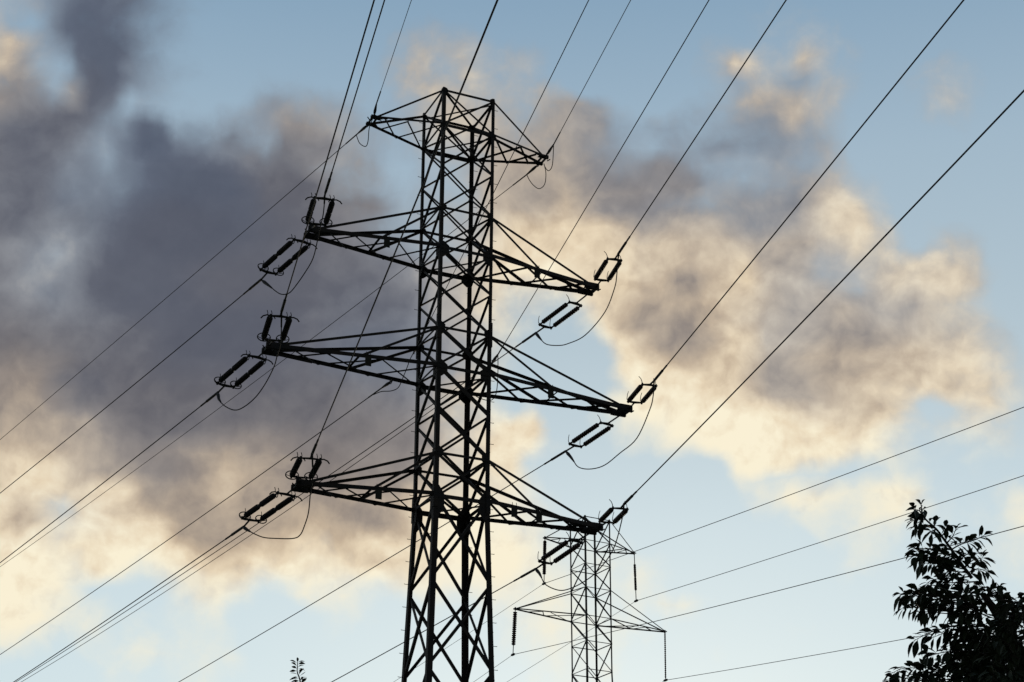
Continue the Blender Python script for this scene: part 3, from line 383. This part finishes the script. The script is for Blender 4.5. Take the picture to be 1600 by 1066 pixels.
def assembly(key, label, group):
    a, p, q, c = [Vector(v) for v in D['strings'][key]]; W = D['wires'][key]; c = Vector(W[0])
    up = key.startswith('near'); left = key[-2] == 'L'
    d = (q - p).normalized(); s = d.cross(UPV).normalized()
    if s.dot(tu) < 0: s = -s
    n = s.cross(d).normalized(); n = n if n.z > 0 else -n
    half = .33 if left else (.27 if up else .29)
    t = thing('insulator_string', label, 'insulator', a, group)
    def part(m, name, mt): return m.build(name, M[mt], t)
    # yoke plates at both ends
    ym = MB()
    ym.tube([a, (a + p) / 2 + UPV * .0, p], .032, 6); ym.ring(a, s, .07, .07, .02, 12)
    part(ym, 'shackle_link', 'fitting')
    for e, dd in ((p, -d), (q, d)):
        y = MB(); w_ = half + .05
        y.poly([e - s * w_ - dd * .05, e + s * w_ - dd * .05, e + s * w_ + dd * .03, e + dd * (.12), e - s * w_ + dd * .03], n * .035)
        for x in (-half, half): y.tube([e + s * x - n * .06, e + s * x + n * .06], .035, 8)
        part(y, 'yoke_plate', 'fitting')
    for x in (-half, half):
        P, Q = p + s * x, q + s * x; L = (Q - P).length
        b = MB()
        b.tube([P, P + d * L * .12], .035, 6); b.tube([Q - d * L * .12, Q], .035, 6)
        shed_stack(b, P + d * L * .1, Q - d * L * .1, .108 if left else .098, 'shed' if left else 'disc')
        part(b, 'insulator', 'polymer' if left else 'glass')
    hm = MB()
    low, hi = (p, q) if up else (q, p)
    ld = d if up else -d                     # from the low end in the picture to the other
    if left:
        for x in (-half, half):
            c0 = low + s * x + ld * .22
            gr = MB(); gr.ring(c0, d, .225, .15, .021, 28, 6, side=s); gr.tube([c0 - s * .215, low + s * x], .013, 5); gr.tube([c0 + s * .215, low + s * x], .013, 5)
            if not up: gr.tube([c0 + n * .15, c0 + n * .2 + ld * .03, c0 + n * .3 + ld * .0], .013, 5)
            part(gr, 'corona_ring', 'fitting')
        for x in (-1, 1):
            h = MB(); b0 = hi + s * x * half
            h.tube([b0, b0 + s * x * .12 + n * .02, b0 + s * x * .25 - n * .03, b0 + s * x * .32 - n * .12], .024, 6)
            for o in (-.1, .04): h.tube([b0 + s * o, b0 + s * o + n * .1, b0 + s * (o - .03) + n * .19], .014, 5)
            h.tube([b0 - s * x * .05, b0 - s * x * .13 - n * .04, b0 - s * x * .16 - n * .1], .02, 5)
            if not up: h.ring(b0 - ld * .06 - n * .08, s, .07, .07, .016, 14, 5)
            part(h, 'arcing_horn', 'fitting')
    else:
        for x in (-1, 1):
            h = MB(); b0 = low + s * x * half
            h.tube([b0, b0 - s * .05 + n * .1, b0 - s * .02 + n * .3, b0 + s * .02 + n * .42], [.02, .014, .013, .012], 5)
            part(h, 'arcing_horn', 'fitting')
        h = MB(); b0 = hi - s * half
        h.tube([b0, b0 - s * .02 + n * .14, b0 - s * .06 + n * .24, b0 - s * .14 + n * .32], [.02, .016, .014, .013], 5)
        part(h, 'arcing_horn', 'fitting')
        if up:
            h = MB(); b0 = hi + s * half; h.tube([b0, b0 + n * .16 - s * .02, b0 + n * .3 - s * .1], .013, 5); part(h, 'arcing_horn', 'fitting')
    cl = MB(); wp = wire_pts(W, 1.5, .25)
    cl.tube([q + d * .05, c], .035, 8); cl.tube(wp[:5], .05, 8) ; cl.tube(wp[4:], .034, 8)
    part(cl, 'dead_end_clamp', 'fitting')

lev = {'1': 'upper', '2': 'middle', '3': 'lowest'}
for k in D['strings']:
    if k[-1] in '123' and k[-2] in 'LR':
        side = 'left' if k[-2] == 'L' else 'right'; up = k.startswith('near')
        if side == 'left':
            lb = 'ringed twin insulators %s tip of the %s left long arm' % ('standing above' if up else 'slanting down from', lev[k[-1]])
            gp = 'ringed twin insulators on the left arm tips'
        else:
            lb = 'horned twin insulators %s tip of the %s right long arm' % ('rising from' if up else 'slanting down below', lev[k[-1]])
            gp = 'horned twin insulators on the right arm tips'
        assembly(k, lb, gp)

# ------------------------------------------------------------ wires
def line_thing(key, name, label, cat, r, group, clamp=None, n=7):
    W = D['wires'][key]; m = MB(); m.tube(wire_pts(W), r, n)
    if not clamp:
        o = m.build(name, M['cable']); return tag(o, label, cat, group)
    t = thing(name, label, cat, W[0], group)
    m.build('cable', M['cable'], t); c = MB()
    a = Vector(D['strings'][clamp][0]); p = Vector(W[0]); d = (p - a)
    c.tube([a, a + d * .35], .03, 6); c.tube([a + d * .3, a + d * .5, a + d * .75, p], [.05, .06, .045, .03], 8)
    c.tube(wire_pts(W, 1.0, .25), .026, 8); c.ring(a + d * .15, d.cross(UPV), .08, .08, .018, 12)
    c.build('tension_clamp', M['fitting'], t); return t
where = {'nearL1': 'conductor from upper left insulators straight up to the top edge',
 'nearL2': 'conductor from middle left insulators passing behind upper left arm tip to top edge',
 'nearL3': 'conductor from lowest left insulators crossing before the big tower to top edge',
 'nearR1': 'thick black conductor rising from upper right insulators of the big tower to the top edge',
 'nearR2': 'thick black conductor rising from middle right insulators to the top edge near the right corner',
 'nearR3': 'thick black conductor rising from lowest right insulators to the right edge',
 'farL1': 'black conductor from upper left insulators sloping down to the left edge',
 'farL2': 'black conductor from middle left insulators sloping down to the left edge',
 'farL3': 'black conductor from lowest left insulators sloping down to the lower left corner',
 'farR1': 'conductor from upper right insulators passing behind big tower and under lowest left insulators',
 'farR2': 'conductor from middle right insulators behind big tower to bottom edge left of sapling',
 'farR3': 'black conductor from lowest right insulators to the bottom edge just right of the sapling'}
for k, l in where.items(): line_thing(k, 'power_line', l, 'power line', .0215 if k.startswith('near') else .021, 'phase conductors of the big tower')
line_thing('nearLE', 'earth_wire', 'thin earth wire rising from the top left arm tip to the top edge', 'wire', .012, 'thin earth wires at the tower top', 'nearLE')
line_thing('farLE', 'earth_wire', 'thin earth wire running down from the top left arm tip to the left edge', 'wire', .015, 'thin earth wires at the tower top', 'farLE')
line_thing('nearRE', 'earth_wire', 'thin earth wire rising from the top right arm tip to the top edge', 'wire', .014, 'thin earth wires at the tower top', 'nearRE')
line_thing('farRE', 'earth_wire', 'thin earth wire from top right arm tip passing behind the tower to left edge', 'wire', .015, 'thin earth wires at the tower top', 'farRE')
line_thing('nearLF', 'fibre_cable', 'thin cable from rear left leg at middle arm height through tower to top edge', 'cable', .013, 'thin cables anchored at middle arm height', 'nearLF')
line_thing('nearRF', 'fibre_cable', 'thin cable from the right leg at middle arm height rising to the top edge', 'cable', .014, 'thin cables anchored at middle arm height', 'nearRF')
line_thing('farLF', 'fibre_cable', 'thin cable anchored under the middle left arm running down to the left edge', 'cable', .018, 'thin cables anchored at middle arm height', 'farLF')
line_thing('farRF', 'fibre_cable', 'thin cable leaving tower body below and parallel to conductor from upper right insulators', 'cable', .015, 'thin cables anchored at middle arm height')
def smooth(pts, n=6):
    P = [Vector(p) for p in pts]; P = [P[0] * 2 - P[1]] + P + [P[-1] * 2 - P[-2]]; o = []
    for i in range(1, len(P) - 2):
        for j in range(n):
            t = j / n; a, b, c, d = P[i - 1:i + 3]
            o.append(.5 * ((2 * b) + (c - a) * t + (2 * a - 5 * b + 4 * c - d) * t * t + (3 * b - a - 3 * c + d) * t ** 3))
    o.append(P[-2]); return o
for k, l in {'L1': 'black jumper loop hanging below the upper left arm tip', 'L2': 'black jumper loop hanging below the middle left arm tip',
             'L3': 'black flat-bottomed jumper loop hanging below the lowest left arm tip', 'R1': 'black jumper loop hanging below the upper right arm tip',
             'R2': 'black jumper loop hanging below the middle right arm tip', 'R3': 'black jumper loop crossing in front of the small distant tower',
             'LE': 'small thin jumper loop under the top left arm tip', 'RE': 'small thin jumper loop right beside the top right arm tip',
             'RE2': 'small thin jumper loop hanging left below the top right arm tip', 'LF': 'thin jumper running from rear left leg to the cable anchor under the middle left arm',
             'RF': 'thin jumper hanging down beside the right leg at middle arm height'}.items():
    pts = smooth(D['jump'][k]); big = k[1] in '123'
    t = thing('jumper_cable', l, 'cable', pts[-1], 'jumper loops of the big tower'); m = MB(); m.tube(pts, .021 if big else .017, 7); m.build('cable', M['cable'], t)
    if big:
        m = MB(); m.tube([pts[-1], pts[-3], pts[-6], pts[-9]], [.03, .07, .055, .03], 8); m.build('connector', M['fitting'], t)
        m = MB(); m.tube(pts[:4], .03, 8); m.build('connector', M['fitting'], t)

# ------------------------------------------------------------ the distant suspension tower
Fd = D['far']; fz = Fd['z']; FC = Vector((Fd['X'], Fd['D'], 0)); fu = Vector((math.cos(Fd['phi']), math.sin(Fd['phi']), 0)); fv = Vector((-fu.y, fu.x, 0))
def fw(z): return Fd['w1'] + (Fd['w0'] - Fd['w1']) * (z - fz['y']) / (fz['0u'] - fz['y']) if z > fz['y'] else Fd['w1'] + (fz['y'] - z) * .05
def flp(k, z): a, b = LEG[k]; h = fw(z) / 2; return FC + fu * a * h + fv * b * h + UPV * z
ftw = thing('lattice_tower', 'small distant steel lattice tower with two pairs of triangular cross arms', 'power tower', FC)
for k, (a, b) in LEG.items():
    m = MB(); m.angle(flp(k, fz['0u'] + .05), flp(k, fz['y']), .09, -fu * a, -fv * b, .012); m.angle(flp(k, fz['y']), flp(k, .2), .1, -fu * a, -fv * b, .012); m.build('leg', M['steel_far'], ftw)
fb = [fz['0u'], fz['0l'], (fz['0l'] + fz['1u']) / 2, fz['1u'], fz['1l'], fz['x'], fz['y']]
while fb[-1] > 3: fb.append(fb[-1] - 1.75 * (1 + (25 - fb[-1]) * .02))
fb[-1] = .3
for k1, k2 in (('A', 'B'), ('C', 'D'), ('A', 'C'), ('B', 'D')):
    m = MB()
    for i in range(len(fb) - 1):
        zt, zb = fb[i], fb[i + 1]; out = ((flp(k1, zt) + flp(k2, zt)) * .5 - FC - UPV * zt).normalized()
        if i % 2 or (k1, k2) in (('A', 'B'), ('C', 'D')) : pr = ((k1, k2, 0),)
        else: pr = ((k2, k1, 0),)
        if i < 4: pr = ((k1, k2, 0), (k2, k1, -.03)) if (k1 + k2) in ('AC', 'BD') else pr
        for ka, kb, off in pr:
            p, q = flp(ka, zt) + out * off, flp(kb, zb) + out * off; m.angle(p, q, .055, (q - p).cross(out), -out)
        m.angle(flp(k1, zb) + out * .01, flp(k2, zb) + out * .01, .045, -UPV, -out)
    m.angle(flp(k1, fz['0u']), flp(k2, fz['0u']), .055, -UPV, -out)
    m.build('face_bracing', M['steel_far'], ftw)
for i in (0, 1):
    for j, sg in ((0, -1), (1, 1)):
        kn, kf = ('A', 'C') if sg < 0 else ('B', 'D'); zl, zu = fz['%dl' % i], fz['%du' % i]
        tip = FC + fu * sg * Fd['L'][i * 2 + j] + UPV * zl
        arm = bpy.data.objects.new('crossarm', None); scn.collection.objects.link(arm); arm.parent = ftw
        def sub(m, name):
            o = m.build(name, M['steel_far']); o.parent = arm; o.matrix_parent_inverse = Matrix.Translation(FC).inverted()
        for k, s_ in ((kn, -1), (kf, 1)):
            m = MB(); m.angle(flp(k, zl), tip + fv * s_ * .08 + fu * sg * .1, .07, -UPV, -fv * s_, .01); sub(m, 'chord')
            m = MB(); m.angle(flp(k, zu), tip + fv * s_ * .06, .055, -UPV, -fv * s_, .01); sub(m, 'tie_rod')
        m = MB(); lerp = lambda a, b, s: a + (b - a) * s
        for s0, s1 in ((.0, .5), (.62, .5), (.62, .8)):
            p, q = lerp(flp(kn, zl), tip, s0) - UPV * .03, lerp(flp(kf, zl), tip, s1) - UPV * .03; m.angle(p, q, .045, (q - p).cross(UPV), -UPV)
        p, q = lerp(flp(kf, zl), tip, .0) - UPV * .05, lerp(flp(kn, zl), tip, .5) - UPV * .05; m.angle(p, q, .045, (q - p).cross(UPV), -UPV)
        m.tube([tip + UPV * .06, tip - UPV * .12], .05, 6); sub(m, 'lacing')
        a, b = [Vector(v) for v in D['farstr'][('L', 'R')[j] + str(i)]]
        lb = {('L', 0): 'hanging insulator under upper left arm of distant tower, overlapped by horned insulators', ('R', 0): 'slim hanging insulator under the upper right arm of the distant tower',
              ('L', 1): 'thick ribbed hanging insulator under the lower left arm of the distant tower', ('R', 1): 'thin long chain-like insulator hanging under the lower right arm of the distant tower'}[('LR'[j], i)]
        t = thing('suspension_insulator', lb, 'insulator', a, 'insulators hanging from the distant tower')
        m = MB(); r = (.115 if i == 0 else .125) if j == 0 else (.085 if i == 0 else .055); L = (b - a).length; d = (b - a) / L
        s0, s1 = (.08, .8) if j == 0 else ((.24, .78) if i == 0 else (.02, .96))
        shed_stack(m, a + d * L * s0, a + d * L * s1, r, 'shed' if i == 0 else 'disc'); m.build('disc_chain', M['glass'], t)
        m = MB(); m.tube([a + UPV * .05, a + d * L * s0 * 1.05], .028, 6); m.build('hanger_rod', M['fitting'], t)
        m = MB(); m.tube([a + d * L * s1 * .98, b], .028, 6); ld = Vector((math.sin(R(-28.56)), math.cos(R(-28.56)), 0))
        m.tube([b - ld * .22, b - ld * .1, b + ld * .1, b + ld * .22], [.03, .075, .075, .03], 8); m.build('suspension_clamp', M['fitting'], t)
ftl = {'ftAL0': 'faint wire from upper right arm tip of distant tower to right edge, highest of four', 'ftAR0': 'distant wire from slim hanging insulator to the right edge, second highest of four',
 'ftAL1': 'distant wire behind lower right arm of small tower to right edge, third of four', 'ftAR1': 'distant wire from the thin chain insulator running behind the tree, lowest of four',
 'ftBL0': 'faint distant wire running down left from the upper left insulator of the small tower', 'ftBR0': 'faint distant wire leaving the small tower body down left, from its upper right insulator',
 'ftBL1': 'faint distant wire running down left from the thick ribbed insulator', 'ftBR1': 'faint distant wire running down from the thin chain insulator out of the frame'}
for k, l in ftl.items(): line_thing(k, 'power_line', l, 'power line', .0165 if k[2] == 'A' else .012, 'faint wires of the distant tower', n=6)

# ------------------------------------------------------------ tree and sapling
def leaf(m, base, d, up, L, W, droop=.35):
    d = d.normalized(); s = d.cross(up)
    if s.length < .1: s = d.cross(Vector((1, .3, 0)))
    s.normalize(); nrm = s.cross(d)
    prof = [(0, .06), (.22, .62), (.45, 1), (.7, .78), (.88, .36), (1, 0)]
    k = len(m.v)
    for t, w_ in prof:
        c = base + d * L * t - Vector((0, 0, 1)) * droop * L * t * t
        h = W * w_ * .5; m.v += [tuple(c - s * h + nrm * h * .35), tuple(c), tuple(c + s * h + nrm * h * .35)]
    for i in range(len(prof) - 1):
        a = k + i * 3; m.f += [(a, a + 1, a + 4, a + 3), (a + 1, a + 2, a + 5, a + 4)]
rnd = random.Random(11)
def rv(s=1): return Vector((rnd.uniform(-s, s), rnd.uniform(-s, s), rnd.uniform(-s, s)))
def leafy(mb, wood, pts, r0, r1, step, size, spread=.8):
    P = smooth(pts, 4); n = len(P)
    wood.tube(P, [r0 + (r1 - r0) * i / (n - 1) for i in range(n)], 5)
    acc_ = 0; sgn = 1
    for i in range(n - 1):
        d = (P[i + 1] - P[i]); L = d.length; acc_ += L
        while acc_ > step and L > 0:
            acc_ -= step * rnd.uniform(.7, 1.3); t = rnd.random(); b = P[i] + d * t; dn = d.normalized()
            side = dn.cross(Vector((0, -1, 0)) + rv(.5)).normalized() * sgn; sgn = -sgn
            ld = dn * .7 + side * spread + rv(.35) + Vector((0, 0, -.1))
            s_ = size * rnd.uniform(.7, 1.2)
            stem = b + ld.normalized() * s_ * .15
            wood.tube([b, stem], .0016, 3)
            leaf(mb, stem, ld, Vector((0, 0, 1)) + rv(.7), s_, s_ * rnd.uniform(.36, .54), rnd.uniform(.1, .6))
    dn = (P[-1] - P[-2]).normalized()
    for _ in range(2): leaf(mb, P[-1], dn + rv(.35), Vector((0, 0, 1)) + rv(.6), size * rnd.uniform(.7, 1.05), size * .42)
TR = D['tree']
root = Vector((4.9, 12.6, 0))
tree = thing('cherry_tree', 'dark leafy tree top with long drooping leaves in the lower right corner', 'tree', root)
lv_, wd_ = MB(), MB(); tk = MB()
lead = [Vector(p) for p in TR['leader']]
leafy(lv_, wd_, lead[::-1][4:], .014, .004, .03, .085)
fork = Vector((4.35, 12.3, 3.0))
tk.tube(smooth([root, root + Vector((-.05, 0, .9)), Vector((4.65, 12.4, 2.1)), fork], 4), [.17 - .0055 * i for i in range(13)], 12)
tk.tube(smooth([fork, Vector((4.1, 12.1, 3.7)), lead[-1], lead[-2], lead[-3], lead[-4]], 3), [.085 - .0042 * i for i in range(16)], 8)
for e in ((5.4, 12.8, 5.2), (4.9, 13.2, 5.4), (5.9, 12.2, 4.9), (4.6, 11.5, 4.7), (3.5, 12.3, 4.4), (5.6, 11.6, 4.4)):
    e = Vector(e); tk.tube(smooth([fork - Vector((-.1, 0, .3)), (fork + e) / 2 + Vector((0, 0, -.2)), e], 4), [.07 - .007 * i for i in range(9)], 7)
for tw in TR['twigs']:
    y0 = rnd.uniform(-.25, .25); pts = [Vector(p) for p in tw]; n = len(pts)
    for i, p in enumerate(pts): p.y += y0 * i / n
    leafy(lv_, wd_, pts, .006, .002, .0145, .088)
def inside(x, z, poly):
    c = False; j = len(poly) - 1
    for i in range(len(poly)):
        if (poly[i][1] > z) != (poly[j][1] > z) and x < (poly[j][0] - poly[i][0]) * (z - poly[i][1]) / (poly[j][1] - poly[i][1]) + poly[i][0]: c = not c
        j = i
    return c
def fill(poly, per, ydepth, size, bias):
    xs = [p[0] for p in poly]; zs = [p[1] for p in poly]; area = (max(xs) - min(xs)) * (max(zs) - min(zs))
    for _ in range(int(area * per)):
        x, z_ = rnd.uniform(min(xs), max(xs)), rnd.uniform(min(zs), max(zs))
        if not inside(x, z_, poly): continue
        b = Vector((x, 12 + rnd.uniform(-ydepth, ydepth), z_)); d = Vector((bias, rnd.uniform(-.6, .6), rnd.uniform(-.5, .4))).normalized()
        L = rnd.uniform(.12, .26); leafy(lv_, wd_, [b, b + d * L * .5 + Vector((0, 0, .015)), b + d * L], .004, .0018, .028, size)
for poly, per in zip(TR['fill'], (26, 30, 95, 40, 75)): fill(poly, per, .22, .098, -.9)
for poly, per in zip(TR['dense'], (620, 300, 480)): fill(poly, per, .8, .095, rnd.uniform(-.6, .2))
tk.build('trunk', M['bark'], tree); wd_.build('branches', M['bark'], tree); lv_.build('crown', M['leaf'], tree)
SP = [Vector(p) for p in D['sap']]
base = Vector((SP[-1].x + .2, 18.3, 0))
st_ = thing('young_tree', 'slender sapling tip with small narrow leaves at the bottom edge left of the big tower', 'sapling', base)
lv2, wd2, tk2 = MB(), MB(), MB()
leafy(lv2, wd2, SP[::-1], .01, .004, .0135, .085, 1.2)
tk2.tube(smooth([base, base + Vector((-.05, -.1, 2)), SP[-1] - Vector((0, 0, 1.2)), SP[-1]], 4), [.05 - .0033 * i for i in range(13)], 8)
for i in range(34):
    z_ = rnd.uniform(2.2, SP[-1].z - .25); b = Vector((SP[-1].x + .05, 18.05, z_)); an = rnd.uniform(0, 6.28); L = rnd.uniform(.4, .9) * min(1, (SP[-1].z - z_) / 2 + .25)
    leafy(lv2, wd2, [b, b + Vector((math.cos(an), math.sin(an), .5)) * L * .5, b + Vector((math.cos(an), math.sin(an), .9)) * L], .008, .003, .05, .08)
tk2.build('trunk', M['bark'], st_); wd2.build('branches', M['bark'], st_); lv2.build('crown', M['leaf'], st_)
